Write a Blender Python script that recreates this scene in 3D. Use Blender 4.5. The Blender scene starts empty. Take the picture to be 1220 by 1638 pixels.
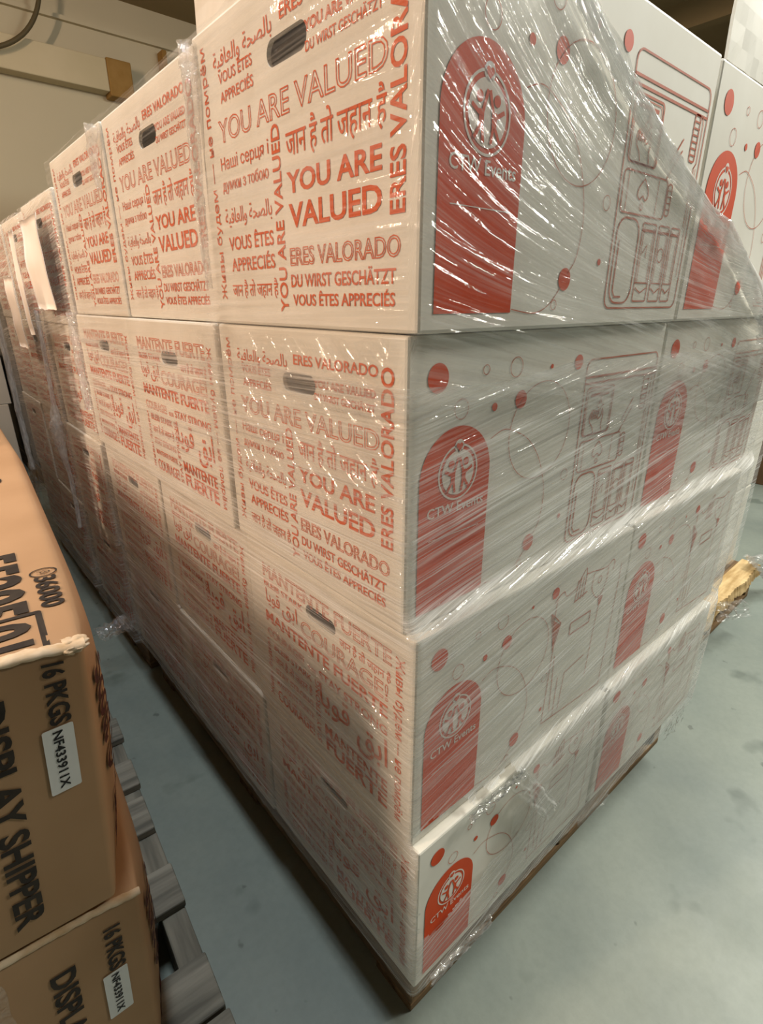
import bpy, bmesh, math, random
from math import sin, cos, pi, radians, sqrt, atan2, exp
from mathutils import Vector, Matrix, noise
from mathutils.geometry import tessellate_polygon

random.seed(7)
SC = bpy.context.scene
COL = SC.collection

# ------------------------------------------------------------------ camera
PITCH, YAW = radians(21.25), radians(40.5)
fh = Vector((sin(YAW), cos(YAW), 0))
fwd = fh * cos(PITCH) - Vector((0, 0, 1)) * sin(PITCH)
rgt = Vector((cos(YAW), -sin(YAW), 0))
upv = rgt.cross(fwd).normalized()
cam_d = bpy.data.cameras.new('camera')
cam_d.sensor_fit = 'VERTICAL'
cam_d.sensor_height = 36
cam_d.lens = 864.0 / 1638.0 * 36
cam_d.clip_start = 0.02
cam = bpy.data.objects.new('camera', cam_d)
COL.objects.link(cam)
m = Matrix((rgt, upv, -fwd)).transposed().to_4x4()
m.translation = Vector((-0.348, -0.371, 1.124))
cam.matrix_world = m
SC.camera = cam

# ------------------------------------------------------------------ world, lights, exposure
SC.view_settings.view_transform = 'Standard'
SC.view_settings.look = 'None'
SC.view_settings.gamma = 1.0
SC.view_settings.exposure = 0.0
SC.view_settings.use_curve_mapping = False
SC.cycles.use_denoising = True
SC.cycles.transparent_max_bounces = 24
SC.cycles.max_bounces = 8
SC.cycles.sample_clamp_indirect = 6.0
w = bpy.data.worlds.new('world')
SC.world = w
w.use_nodes = True
w.node_tree.nodes['Background'].inputs[0].default_value = (0.62, 0.85, 1.0, 1)
w.node_tree.nodes['Background'].inputs[1].default_value = 0.045


def area(name, loc, target, size, size_y, power, color):
    d = bpy.data.lights.new(name, 'AREA')
    d.shape = 'RECTANGLE'
    d.size, d.size_y = size, size_y
    d.energy = power
    d.color = color
    o = bpy.data.objects.new(name, d)
    COL.objects.link(o)
    o.location = loc
    o.rotation_euler = (Vector(target) - Vector(loc)).to_track_quat('-Z', 'Y').to_euler()
    return o


WARM = (1.0, 0.735, 0.53)
COOL = (1.0, 1.0, 0.90)
area('warehouse_lamp_aisle', (-3.2, 0.95, 2.65), (0.0, 0.5, 1.1), 0.12, 1.2, 106, WARM)
area('warehouse_lamp_far', (-1.3, 2.6, 3.3), (0.1, 3.0, 1.5), 0.08, 1.2, 62, WARM)
area('warehouse_lamp_overhead', (-0.14, 0.40, 3.45), (-0.14, 0.40, 0.0), 0.25, 0.6, 48, (0.86, 0.95, 1.0))
area('warehouse_lamp_open', (2.5, -0.86, 3.2), (0.7, -0.1, 0.6), 1.2, 0.12, 112, COOL)
area('warehouse_lamp_right', (4.4, -0.6, 3.3), (3.4, 0.3, 0.0), 1.2, 0.2, 62, (1.0, 0.98, 0.90))
area('warehouse_lamp_near', (3.1, -1.2, 2.9), (0.3, 0.0, 0.9), 0.10, 1.2, 42, (1.0, 0.95, 0.84))

# ------------------------------------------------------------------ materials


def nt(name):
    mt = bpy.data.materials.new(name)
    mt.use_nodes = True
    t = mt.node_tree
    t.nodes.clear()
    return mt, t


def N(t, kind, **kw):
    n = t.nodes.new(kind)
    for k, v in kw.items():
        if hasattr(n, k):
            setattr(n, k, v)
        else:
            n.inputs[k.replace('_', ' ')].default_value = v
    return n


def principled(name, c1, c2=None, scale=(8, 8, 8), rough=0.7, bump=0.0, bscale=None, spec=0.3, detail=4.0, lo=0.35, hi=0.65):
    mt, t = nt(name)
    out = N(t, 'ShaderNodeOutputMaterial')
    p = N(t, 'ShaderNodeBsdfPrincipled')
    p.inputs['Roughness'].default_value = rough
    p.inputs['Specular IOR Level'].default_value = spec
    t.links.new(p.outputs[0], out.inputs[0])
    if c2 is None:
        p.inputs['Base Color'].default_value = (*c1, 1)
    if c2 is not None or bump:
        tc = N(t, 'ShaderNodeTexCoord')
        mp = N(t, 'ShaderNodeMapping')
        mp.inputs['Scale'].default_value = scale
        t.links.new(tc.outputs['Object'], mp.inputs[0])
        nz = N(t, 'ShaderNodeTexNoise')
        nz.inputs['Scale'].default_value = 1.0
        nz.inputs['Detail'].default_value = detail
        t.links.new(mp.outputs[0], nz.inputs['Vector'])
    if c2 is not None:
        r = N(t, 'ShaderNodeValToRGB')
        r.color_ramp.elements[0].position = lo
        r.color_ramp.elements[1].position = hi
        r.color_ramp.elements[0].color = (*c1, 1)
        r.color_ramp.elements[1].color = (*c2, 1)
        t.links.new(nz.outputs['Fac'], r.inputs[0])
        t.links.new(r.outputs[0], p.inputs['Base Color'])
    if bump:
        b = N(t, 'ShaderNodeBump')
        b.inputs['Strength'].default_value = bump
        b.inputs['Distance'].default_value = 0.002
        t.links.new(nz.outputs['Fac'], b.inputs['Height'])
        t.links.new(b.outputs[0], p.inputs['Normal'])
    return mt


def srgb(r, g, b):
    f = lambda c: (c / 255 / 12.92) if c / 255 <= 0.04045 else ((c / 255 + 0.055) / 1.055) ** 2.4
    return (f(r), f(g), f(b))


M = {}
M['white_card'] = principled('white_cardboard', srgb(222, 217, 205), srgb(232, 228, 218), (7, 7, 7), 0.62, 0.15)
M['orange_ink'] = principled('orange_ink', srgb(206, 84, 30), srgb(214, 94, 40), (60, 60, 60), 0.6)
M['line_ink'] = principled('thin_orange_line_ink', srgb(178, 84, 48), srgb(190, 92, 56), (60, 60, 60), 0.6)
M['red_ink'] = principled('red_orange_panel_ink', srgb(208, 68, 12), srgb(214, 74, 18), (30, 30, 30), 0.6)
M['white_ink'] = principled('white_unprinted', srgb(226, 216, 204), srgb(232, 222, 212), (30, 30, 30), 0.6)
M['kraft'] = principled('brown_kraft_cardboard', srgb(172, 136, 100), srgb(184, 148, 112), (5, 5, 5), 0.75, 0.12)
M['kraft_worn'] = principled('worn_kraft_fibre', srgb(196, 166, 128), srgb(224, 204, 176), (40, 60, 60), 0.85, 0.5)
M['black_ink'] = principled('black_flexo_ink', srgb(40, 34, 30), srgb(58, 50, 42), (40, 40, 40), 0.7)
M['maroon_ink'] = principled('dark_red_brown_ink', srgb(66, 30, 22), srgb(84, 40, 28), (40, 40, 40), 0.7)
M['label'] = principled('white_label_paper', srgb(228, 228, 226), srgb(234, 234, 232), (30, 30, 30), 0.5)
M['label_ink'] = principled('label_black_print', srgb(22, 22, 22), rough=0.5)
M['paper'] = principled('white_paper', srgb(244, 238, 230), srgb(250, 246, 240), (9, 9, 9), 0.7, 0.3)
M['grey_wood'] = principled('weathered_grey_wood', srgb(92, 90, 82), srgb(140, 136, 124), (4, 46, 46), 0.85, 0.6)
M['grey_wood_y'] = principled('weathered_grey_wood_lengthwise', srgb(86, 84, 76), srgb(128, 124, 112), (46, 4, 46), 0.85, 0.6)
M['tan_wood'] = principled('tan_pallet_wood', srgb(98, 76, 52), srgb(140, 112, 78), (5, 50, 50), 0.8, 0.5)
M['tan_wood_y'] = principled('tan_pallet_wood_lengthwise', srgb(108, 84, 58), srgb(150, 122, 88), (50, 5, 50), 0.8, 0.5)
M['pale_wood'] = principled('splintered_pale_wood', srgb(168, 138, 92), srgb(206, 178, 132), (8, 60, 60), 0.85, 0.8)
M['black_plastic'] = principled('black_wrap', srgb(16, 13, 13), srgb(26, 22, 22), (3, 3, 20), 0.4, 0.3)
M['dark_card'] = principled('dark_brown_cardboard', srgb(96, 72, 50), srgb(112, 86, 62), (6, 6, 6), 0.8)
M['grey_card'] = principled('pale_grey_cardboard', srgb(198, 192, 178), srgb(206, 200, 188), (4, 4, 4), 0.8)
M['cable'] = principled('dull_grey_cable', srgb(92, 82, 58), rough=0.6)
M['brown_end'] = principled('bare_brown_board_end', srgb(150, 116, 62), srgb(160, 126, 72), (12, 12, 12), 0.8)


def concrete():
    mt, t = nt('painted_concrete_floor')
    out = N(t, 'ShaderNodeOutputMaterial')
    p = N(t, 'ShaderNodeBsdfPrincipled')
    t.links.new(p.outputs[0], out.inputs[0])
    tc = N(t, 'ShaderNodeTexCoord')

    def nz(scale, detail=5.0, rough=0.6, off=0.0):
        mp = N(t, 'ShaderNodeMapping')
        mp.inputs['Location'].default_value = (off, off * 0.7, 0)
        t.links.new(tc.outputs['Object'], mp.inputs[0])
        n = N(t, 'ShaderNodeTexNoise')
        n.inputs['Scale'].default_value = scale
        n.inputs['Detail'].default_value = detail
        n.inputs['Roughness'].default_value = rough
        t.links.new(mp.outputs[0], n.inputs['Vector'])
        return n.outputs['Fac']

    def ramp(f, a, b, ca, cb):
        r = N(t, 'ShaderNodeValToRGB')
        r.color_ramp.elements[0].position = a
        r.color_ramp.elements[1].position = b
        r.color_ramp.elements[0].color = (*ca, 1)
        r.color_ramp.elements[1].color = (*cb, 1)
        t.links.new(f, r.inputs[0])
        return r.outputs[0]

    def mul(a, b):
        x = N(t, 'ShaderNodeMix', data_type='RGBA', blend_type='MULTIPLY')
        x.inputs[0].default_value = 1.0
        t.links.new(a, x.inputs[6])
        t.links.new(b, x.inputs[7])
        return x.outputs[2]
    base = ramp(nz(2.6), 0.3, 0.7, srgb(114, 124, 119), srgb(134, 142, 133))
    blot = ramp(nz(5.5, 3.0, 0.5, 3.3), 0.30, 0.37, (0.62, 0.65, 0.64), (1, 1, 1))
    grain = ramp(nz(60, 4.0, 0.7), 0.2, 0.6, (0.9, 0.9, 0.9), (1, 1, 1))
    spk = ramp(nz(22, 2.0, 0.5, 9.1), 0.25, 0.29, (0.6, 0.6, 0.6), (1, 1, 1))
    c = mul(mul(mul(base, blot), grain), spk)
    t.links.new(c, p.inputs['Base Color'])
    t.links.new(ramp(nz(4.0, 4.0), 0.3, 0.7, (0.42,) * 3, (0.62,) * 3), p.inputs['Roughness'])
    b = N(t, 'ShaderNodeBump')
    b.inputs['Strength'].default_value = 0.12
    b.inputs['Distance'].default_value = 0.004
    t.links.new(nz(30, 5.0), b.inputs['Height'])
    t.links.new(b.outputs[0], p.inputs['Normal'])
    return mt


M['floor'] = concrete()
M['wall'] = principled('beige_grey_wall', srgb(196, 187, 162), srgb(202, 193, 168), (0.6, 0.6, 0.6), 0.9)
M['ceiling'] = principled('tan_ceiling', srgb(150, 132, 98), srgb(160, 142, 108), (0.5, 0.5, 0.5), 0.9)
M['beam'] = principled('cream_beam', srgb(196, 184, 152), srgb(206, 194, 164), (2, 2, 2), 0.8)


def film(name, lo=0.04, hi=0.42, bump=0.55, crumple=0.25, spec=0.06, su=4.0, sv=170.0, rough=0.13, tint=(0.93, 0.92, 0.90), shade=0.10, dist=0.004):
    """Clear stretch film: mostly transparent, milky along the stretch streaks, glossy."""
    mt, t = nt(name)
    L = t.links.new
    out = N(t, 'ShaderNodeOutputMaterial')
    uv = N(t, 'ShaderNodeUVMap')
    uv.uv_map = 'film'

    def nz(sx, sy, detail=3.0, rg=0.6):
        mp = N(t, 'ShaderNodeMapping')
        mp.inputs['Scale'].default_value = (sx, sy, 1)
        L(uv.outputs[0], mp.inputs[0])
        n = N(t, 'ShaderNodeTexNoise')
        n.inputs['Scale'].default_value = 1.0
        n.inputs['Detail'].default_value = detail
        n.inputs['Roughness'].default_value = rg
        n.inputs['Distortion'].default_value = 0.3
        L(mp.outputs[0], n.inputs['Vector'])
        return n.outputs['Fac']

    def rng(f, a, b, c, d):
        r = N(t, 'ShaderNodeMapRange')
        r.inputs[1].default_value, r.inputs[2].default_value = a, b
        r.inputs[3].default_value, r.inputs[4].default_value = c, d
        L(f, r.inputs[0])
        return r.outputs[0]

    def math_(op, a, b):
        x = N(t, 'ShaderNodeMath', operation=op)
        for i, v in enumerate((a, b)):
            if isinstance(v, (int, float)):
                x.inputs[i].default_value = v
            else:
                L(v, x.inputs[i])
        return x.outputs[0]
    fine = nz(su, sv, 2.0, 0.7)
    fine2 = nz(su * 1.7, sv * 2.3, 1.0)
    wide = nz(su * 0.35, sv * 0.12)
    ridge = nz(su * 2.2, sv * 0.42, 1.5)
    crump = nz(26, 26, 4.0)
    at = N(t, 'ShaderNodeAttribute')
    at.attribute_name = 'haze'
    streak = math_('ADD', rng(fine, 0.44, 0.74, 0.0, 1.0), math_('MULTIPLY', rng(fine2, 0.45, 0.8, 0.0, 1.0), 0.5))
    haze = math_('MULTIPLY', math_('ADD', streak, 0.12), rng(wide, 0.3, 0.7, lo, hi))
    haze = math_('ADD', haze, math_('MULTIPLY', at.outputs['Fac'], math_('MULTIPLY', rng(crump, 0.3, 0.7, 0.5, 1.0), math_('ADD', math_('MULTIPLY', streak, 0.6), 0.5))))
    hz = N(t, 'ShaderNodeClamp')
    L(haze, hz.inputs[0])
    hz.inputs[2].default_value = 0.80
    # film turns also darken faintly where they are pulled into dense streaks
    tr = N(t, 'ShaderNodeBsdfTransparent')
    dk = N(t, 'ShaderNodeMix', data_type='RGBA')
    L(rng(nz(su * 0.8, sv * 0.65), 0.56, 0.72, 0.0, 1.0), dk.inputs[0])
    dk.inputs[6].default_value = (0.99, 0.99, 0.985, 1)
    dk.inputs[7].default_value = (1 - shade, 1 - shade, 1 - shade, 1)
    L(dk.outputs[2], tr.inputs[0])
    d1 = N(t, 'ShaderNodeBsdfDiffuse')
    d1.inputs[0].default_value = (*tint, 1)
    d2 = N(t, 'ShaderNodeBsdfTranslucent')
    d2.inputs[0].default_value = (*tint, 1)
    df = N(t, 'ShaderNodeMixShader')
    df.inputs[0].default_value = 0.12
    L(d1.outputs[0], df.inputs[1])
    L(d2.outputs[0], df.inputs[2])
    b1 = N(t, 'ShaderNodeBump')
    b1.inputs['Strength'].default_value = bump
    b1.inputs['Distance'].default_value = dist
    L(math_('ADD', rng(ridge, 0.42, 0.80, 0.0, 1.0), math_('MULTIPLY', fine, 0.22)), b1.inputs['Height'])
    b2 = N(t, 'ShaderNodeBump')
    b2.inputs['Strength'].default_value = crumple
    b2.inputs['Distance'].default_value = 0.02
    L(crump, b2.inputs['Height'])
    L(b1.outputs[0], b2.inputs['Normal'])
    gl = N(t, 'ShaderNodeBsdfGlossy')
    gl.inputs['Roughness'].default_value = rough
    L(b2.outputs[0], gl.inputs['Normal'])
    m1 = N(t, 'ShaderNodeMixShader')
    L(hz.outputs[0], m1.inputs[0])
    L(tr.outputs[0], m1.inputs[1])
    L(df.outputs[0], m1.inputs[2])
    fr = N(t, 'ShaderNodeFresnel')
    fr.inputs['IOR'].default_value = 1.45
    m2 = N(t, 'ShaderNodeMixShader')
    L(math_('ADD', math_('MULTIPLY', fr.outputs[0], 0.25), spec * 0.8), m2.inputs[0])
    L(m1.outputs[0], m2.inputs[1])
    L(gl.outputs[0], m2.inputs[2])
    L(m2.outputs[0], out.inputs[0])
    return mt


M['film'] = film('clear_stretch_film', 0.10, 0.72, 0.85, 0.12, 0.05, 3.0, 230.0, 0.09, shade=0.26)
M['film_top'] = film('clear_stretch_film_upper_turns', 0.03, 0.28, 0.9, 0.12, 0.06, 3.0, 150.0, 0.08, shade=0.06)
M['film_crumple'] = film('crumpled_stretch_film', 0.03, 0.2, 0.5, 0.8, 0.10, 18, 40, 0.08)
M['film_glint'] = film('glint_stretch_film', 0.0, 0.14, 1.0, 0.15, 0.07, 6.0, 130.0, 0.07, shade=0.03, dist=0.009)  # strongly ridged film for the added glint patches
M['film_dusty'] = film('dusty_stretch_film', 0.10, 0.60, 0.6, 0.1, 0.03, 4.0, 190.0, 0.15, shade=0.25)

# ------------------------------------------------------------------ helpers


def link(name, verts, faces, mat, parent=None, smooth=False):
    me = bpy.data.meshes.new(name)
    me.from_pydata([tuple(v) for v in verts], [], faces)
    me.update()
    me.materials.append(mat)
    if smooth:
        for p in me.polygons:
            p.use_smooth = True
    o = bpy.data.objects.new(name, me)
    COL.objects.link(o)
    if parent:
        o.parent = parent
    return o


def link_bm(name, bm, mat, parent=None, smooth=False):
    me = bpy.data.meshes.new(name)
    bm.to_mesh(me)
    bm.free()
    me.materials.append(mat)
    if smooth:
        for p in me.polygons:
            p.use_smooth = True
    o = bpy.data.objects.new(name, me)
    COL.objects.link(o)
    if parent:
        o.parent = parent
    return o


def tag(o, label, cat, group=None, kind=None):
    if label:
        o['label'] = label
    if cat:
        o['category'] = cat
    if group:
        o['group'] = group
    if kind:
        o['kind'] = kind
    return o


def thing(name, label, cat, loc=(0, 0, 0), rz=0.0, group=None):
    o = bpy.data.objects.new(name, None)
    COL.objects.link(o)
    o.empty_display_size = 0.05
    o.location = loc
    o.rotation_euler = (0, 0, rz)
    return tag(o, label, cat, group)


def box_bm(x0, x1, y0, y1, z0, z1, bev=0.0, seg=2, bm=None):
    bm = bm or bmesh.new()
    r = bmesh.ops.create_cube(bm, size=1)
    vs = r['verts']
    for v in vs:
        v.co = Vector((x0 + (v.co.x + .5) * (x1 - x0), y0 + (v.co.y + .5) * (y1 - y0), z0 + (v.co.z + .5) * (z1 - z0)))
    if bev:
        es = list({e for v in vs for e in v.link_edges})
        bmesh.ops.bevel(bm, geom=es, offset=bev, segments=seg, profile=0.5, affect='EDGES')
    return bm


def copy_tree(o, parent=None):
    c = o.copy()
    COL.objects.link(c)
    if parent:
        c.parent = parent
    for ch in list(o.children):
        copy_tree(ch, c)
    return c


class Sheet:
    """A flat print: polygons in (u, v) metres, mapped onto a face later."""

    def __init__(self):
        self.v, self.f = [], []

    def poly(self, pts, lift=0.0):
        n = len(self.v)
        tris = tessellate_polygon([[Vector((p[0], p[1], 0)) for p in pts]])
        self.v += [(p[0], p[1], lift) for p in pts]
        self.f += [tuple(n + i for i in t) for t in tris]

    def disc(self, c, r, ry=None, lift=0.0, n=28):
        ry = ry or r
        k = len(self.v)
        self.v += [(c[0] + r * cos(2 * pi * i / n), c[1] + ry * sin(2 * pi * i / n), lift) for i in range(n)]
        self.f.append(tuple(range(k, k + n)))

    def stroke(self, pts, wd, closed=False, lift=0.0):
        P = [Vector((p[0], p[1])) for p in pts]
        Q = [P[0]]
        for p in P[1:]:
            if (p - Q[-1]).length > 1e-6:
                Q.append(p)
        P = Q
        if closed and len(P) > 2 and (P[0] - P[-1]).length < 1e-6:
            P.pop()
        n = len(P)
        if n < 2:
            return
        k = len(self.v)
        for i in range(n):
            a = P[i] - P[i - 1] if (i > 0 or closed) else P[1] - P[0]
            b = P[(i + 1) % n] - P[i] if (i < n - 1 or closed) else P[i] - P[i - 1]
            a.normalize()
            b.normalize()
            d = a + b
            if d.length < 1e-3:
                d = a
            d.normalize()
            nr = Vector((-d.y, d.x))
            s = 1.0 / max(0.5, abs(nr.dot(Vector((-a.y, a.x)))))
            for sg in (1, -1):
                q = P[i] + nr * (sg * wd / 2 * s)
                self.v.append((q.x, q.y, lift))
        m_ = n if closed else n - 1
        for i in range(m_):
            j = (i + 1) % n
            self.f.append((k + 2 * i + 1, k + 2 * j + 1, k + 2 * j, k + 2 * i))

    def arc(self, c, rx, ry, a0, a1, wd, n=40, lift=0.0):
        self.stroke([(c[0] + rx * cos(a0 + (a1 - a0) * i / n), c[1] + ry * sin(a0 + (a1 - a0) * i / n)) for i in range(n + 1)], wd, lift=lift)

    def ring(self, c, r, wd, ry=None, lift=0.0):
        ry = ry or r
        self.stroke([(c[0] + r * cos(2 * pi * i / 36), c[1] + ry * sin(2 * pi * i / 36)) for i in range(36)], wd, closed=True, lift=lift)

    def rrect(self, x0, x1, y0, y1, r, wd, lift=0.0):
        self.stroke(rr(x0, x1, y0, y1, r), wd, closed=True, lift=lift)

    def text(self, s, u0, u1, v0, v1, rot=0, bold=0.0, outline=0.0, lift=0.0, slant=0.0):
        vs, fs, es = text_geo(s, bold, outline > 0)
        x0 = min(p[0] for p in vs); x1 = max(p[0] for p in vs)
        y0 = min(p[1] for p in vs); y1 = max(p[1] for p in vs)

        def mp(p):
            a = (p[0] - x0) / (x1 - x0)
            b = (p[1] - y0) / (y1 - y0)
            if slant:
                a += slant * b
            if rot == 90:        # reads upwards
                a, b = 1 - b, a
            elif rot == -90:     # reads downwards
                a, b = b, 1 - a
            return (u0 + a * (u1 - u0), v0 + b * (v1 - v0))
        if outline > 0:
            adj = {}
            for a, b in es:
                adj.setdefault(a, []).append(b)
                adj.setdefault(b, []).append(a)
            seen = set()
            for st in adj:
                if st in seen:
                    continue
                loop, cur, prev = [], st, None
                while cur is not None and cur not in seen:
                    seen.add(cur)
                    loop.append(mp(vs[cur]))
                    nx = [q for q in adj[cur] if q != prev and q not in seen]
                    prev, cur = cur, (nx[0] if nx else None)
                if len(loop) > 2:
                    self.stroke(loop, outline, closed=True, lift=lift)
        else:
            k = len(self.v)
            self.v += [(*mp(p), lift) for p in vs]
            self.f += [tuple(k + i for i in f) for f in fs]

    def place(self, name, mat, parent, org, eu, ev, lift=0.0006):
        eu, ev = Vector(eu), Vector(ev)
        n = eu.cross(ev)
        return link(name, [Vector(org) + eu * a + ev * b + n * (lift + c) for a, b, c in self.v], self.f, mat, parent)


def rr(x0, x1, y0, y1, r, n=5):
    pts = []
    for cx, cy, a in ((x1 - r, y1 - r, 0), (x0 + r, y1 - r, 90), (x0 + r, y0 + r, 180), (x1 - r, y0 + r, 270)):
        for i in range(n + 1):
            t = radians(a + 90 * i / n)
            pts.append((cx + r * cos(t), cy + r * sin(t)))
    return pts


_TG = {}


def text_geo(s, bold, outline):
    key = (s, bold, outline)
    if key in _TG:
        return _TG[key]
    c = bpy.data.curves.new('lettering', 'FONT')
    c.body = s
    c.size = 1
    c.resolution_u = 3
    if outline:
        c.fill_mode = 'NONE'
    c.offset = bold
    o = bpy.data.objects.new('lettering', c)
    COL.objects.link(o)
    bpy.context.view_layer.update()
    me = bpy.data.meshes.new_from_object(o.evaluated_get(bpy.context.evaluated_depsgraph_get()))
    vs = [tuple(v.co) for v in me.vertices]
    fs = [tuple(p.vertices) for p in me.polygons]
    es = [tuple(e.vertices) for e in me.edges]
    bpy.data.objects.remove(o)
    bpy.data.curves.remove(c)
    bpy.data.meshes.remove(me)
    _TG[key] = (vs, fs, es)
    return _TG[key]


# ------------------------------------------------------------------ the setting


def structure(name, bm, mat, label=None):
    o = link_bm(name, bm, mat)
    o['kind'] = 'structure'
    return o


structure('floor', box_bm(-4.5, 8.0, -4.0, 5.5, -0.1, 0.0), M['floor'])
structure('wall_back', box_bm(-4.5, 8.0, 5.5, 5.6, 0.0, 3.5), M['wall'])
structure('ceiling', box_bm(-4.5, 8.0, -4.0, 5.6, 3.5, 3.6), M['ceiling'])
structure('wall_right', box_bm(8.0, 8.1, -4.0, 5.6, 0.0, 3.5), M['wall'])

# horizontal cream beam on the back wall with a bare brown end
bm = box_bm(-3.5, 1.52, 5.36, 5.5, 2.79, 3.02, 0.008)
b1 = structure('trim_1', bm, M['beam'])
bm = box_bm(1.52, 1.72, 5.35, 5.5, 2.76, 3.03, 0.01)
structure('trim_2', bm, M['brown_end'])
bm = box_bm(-3.5, 6.0, 5.46, 5.5, 3.24, 3.27)
structure('trim_3', bm, M['wall'])
bm = box_bm(2.02, 2.06, 5.38, 5.5, 2.95, 3.2, 0.006)
structure('trim_4', bm, M['brown_end'])
for i, x in enumerate((3.0, 4.2, 5.4)):
    structure('trim_%d' % (5 + i), box_bm(x, x + 0.12, -4.0, 5.5, 3.3, 3.5), M['ceiling'])

# cable loop
bm = bmesh.new()


def tube(bm, pts, r, seg=8):
    rings = []
    for i, p in enumerate(pts):
        p = Vector(p)
        d = (Vector(pts[min(i + 1, len(pts) - 1)]) - Vector(pts[max(i - 1, 0)])).normalized()
        a = d.orthogonal().normalized()
        if rings:
            a = (pa - d * pa.dot(d)).normalized()
        pa = a
        b = d.cross(a)
        rad = r(i / (len(pts) - 1)) if callable(r) else r
        rings.append([bm.verts.new(p + (a * cos(2 * pi * k / seg) + b * sin(2 * pi * k / seg)) * rad) for k in range(seg)])
    for A, B in zip(rings, rings[1:]):
        for k in range(seg):
            bm.faces.new((A[k], A[(k + 1) % seg], B[(k + 1) % seg], B[k]))
    bm.faces.new(rings[0][::-1])
    bm.faces.new(rings[-1])
    return bm


pts = []
for i in range(25):
    a = radians(15 - 115 * i / 24)
    pts.append((0.52 + 0.58 * cos(a), 5.30, 3.46 + 0.58 * sin(a) - 0.02))
tube(bm, pts, 0.016)
tag(link_bm('cable', bm, M['cable'], smooth=True), 'drooping loop of grey cable high on the back wall', 'cable')

# ------------------------------------------------------------------ printed cartons
BW, BL = 0.395, 0.525       # aisle side width, open side width
ORG = 'orange_ink'


def lettering_valued(s):
    AR = 'ﺔﻴﻓﺎﻌﻟﺍﻭ ﺔﺤﺼﻟﺎﺑ'
    HI = 'जान है तो जहान है'
    s.text('ERES VALORADO', .201, .357, .277, .289, bold=.02)
    s.text(AR, .056, .186, .268, .288, bold=.006)
    s.text('YOU ARE VALUED', .243, .353, .2555, .264, outline=.0008)
    s.text('DU WIRST GESCHÄTZT', .243, .352, .241, .251, bold=.012)
    s.text('VOUS ÊTES', .066, .144, .257, .270, bold=.012)
    s.text('APPRECIÉS', .067, .144, .239, .252, bold=.012)
    s.text('YOU ARE VALUED', .056, .358, .202, .224, outline=.0011)
    s.text('ERES VALORADO', .361, .381, .097, .288, rot=90, bold=.022)
    s.text('Наші серця і', .053, .166, .171, .188, bold=.006)
    s.text('думки з тобою', .053, .163, .149, .165, bold=.006)
    s.text(AR, .052, .165, .112, .134, bold=.004)
    s.text('VOUS ÊTES', .056, .165, .087, .106, bold=.014)
    s.text('APPRECIÉS', .058, .165, .063, .082, bold=.014)
    s.text(HI, .055, .168, .031, .053, bold=.004)
    s.text('YOU ARE VALUED', .172, .189, .016, .198, rot=90, bold=.018)
    s.text('Живы будем — не помрём', .022, .040, .030, .300, rot=90, bold=.006)
    s.text(HI, .201, .357, .161, .194, bold=.006)
    s.text('YOU ARE', .199, .351, .132, .152, bold=.024)
    s.text('VALUED', .200, .351, .100, .123, bold=.024)
    s.text('ERES VALORADO', .198, .375, .064, .081, outline=.0010)
    s.text('DU WIRST GESCHÄTZT', .197, .370, .042, .058, bold=.018)
    s.text('VOUS ÊTES APPRECIÉS', .199, .369, .023, .038, bold=.018)


def lettering_fuerte(s):
    QW, AB = 'ﺎﻳﻮﻗ', 'ﻖﺑﺍ'
    HI = 'जान है तो जहान है'
    s.text('MANTENTE FUERTE', .053, .358, .264, .286, outline=.0011)
    s.text('BLEIB STARK', .053, .165, .247, .258, bold=.014)
    s.text(QW, .056, .098, .212, .243, bold=.004)
    s.text(AB, .104, .148, .208, .243, bold=.004)
    s.text('COURAGE!', .158, .352, .208, .232, outline=.0011)
    s.text('MANTENTE FUERTE', .051, .352, .181, .201, bold=.024)
    s.text(HI, .254, .358, .236, .254, bold=.004)
    s.text('STAY STRONG', .200, .351, .153, .167, bold=.020)
    s.text('Живы будем — не помрём', .362, .382, .028, .284, rot=-90, bold=.008)
    s.text(QW, .200, .272, .096, .147, bold=.010)
    s.text(AB, .288, .352, .084, .146, bold=.010)
    s.text('MANTENTE', .210, .352, .057, .077, bold=.020)
    s.text('FUERTE', .212, .352, .028, .053, bold=.024)
    s.text('COURAGE!', .052, .160, .153, .168, outline=.0008)
    s.text('BLEIB', .172, .192, .153, .160, bold=.016)
    s.text('BLEIB STARK', .070, .180, .132, .144, bold=.012)
    s.text(HI, .070, .180, .104, .124, bold=.004)
    s.text('STAY STRONG', .070, .180, .084, .096, outline=.0008)
    s.text('MANTENTE FUERTE', .070, .180, .062, .072, bold=.012)
    s.text('COURAGE!', .070, .180, .030, .052, bold=.012)
    s.text('Живы будем', .045, .060, .030, .145, rot=90, bold=.006)
    s.text('STAY STRONG', .188, .200, .030, .145, rot=90, bold=.012)


def loops(d, l):
    """d: filled dots, l: thin lines."""
    d.disc((.041, .277), .0146)
    d.disc((.131, .239), .0046)
    d.disc((.178, .242), .0105)
    d.disc((.234, .275), .0028)
    d.disc((.292, .276), .0092)
    d.disc((.222, .050), .0115)
    d.disc((.290, .070), .0036)
    l.ring((.077, .243), .0105, .0008)
    l.ring((.113, .280), .0050, .0008)
    l.ring((.165, .279), .0108, .0008)
    l.ring((.290, .130), .0075, .0008)
    l.ring((.206, .024), .0050, .0008)
    l.ring((.224, .199), .0625, .0009, .0600)
    l.stroke(bez([(.128, .204), (.150, .211), (.172, .206), (.200, .192), (.224, .167), (.240, .135), (.246, .105), (.240, .072), (.226, .056)]), .0009)
    l.stroke(bez([(.216, .042), (.196, .024), (.170, .016), (.131, .020)]), .0009)


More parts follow.
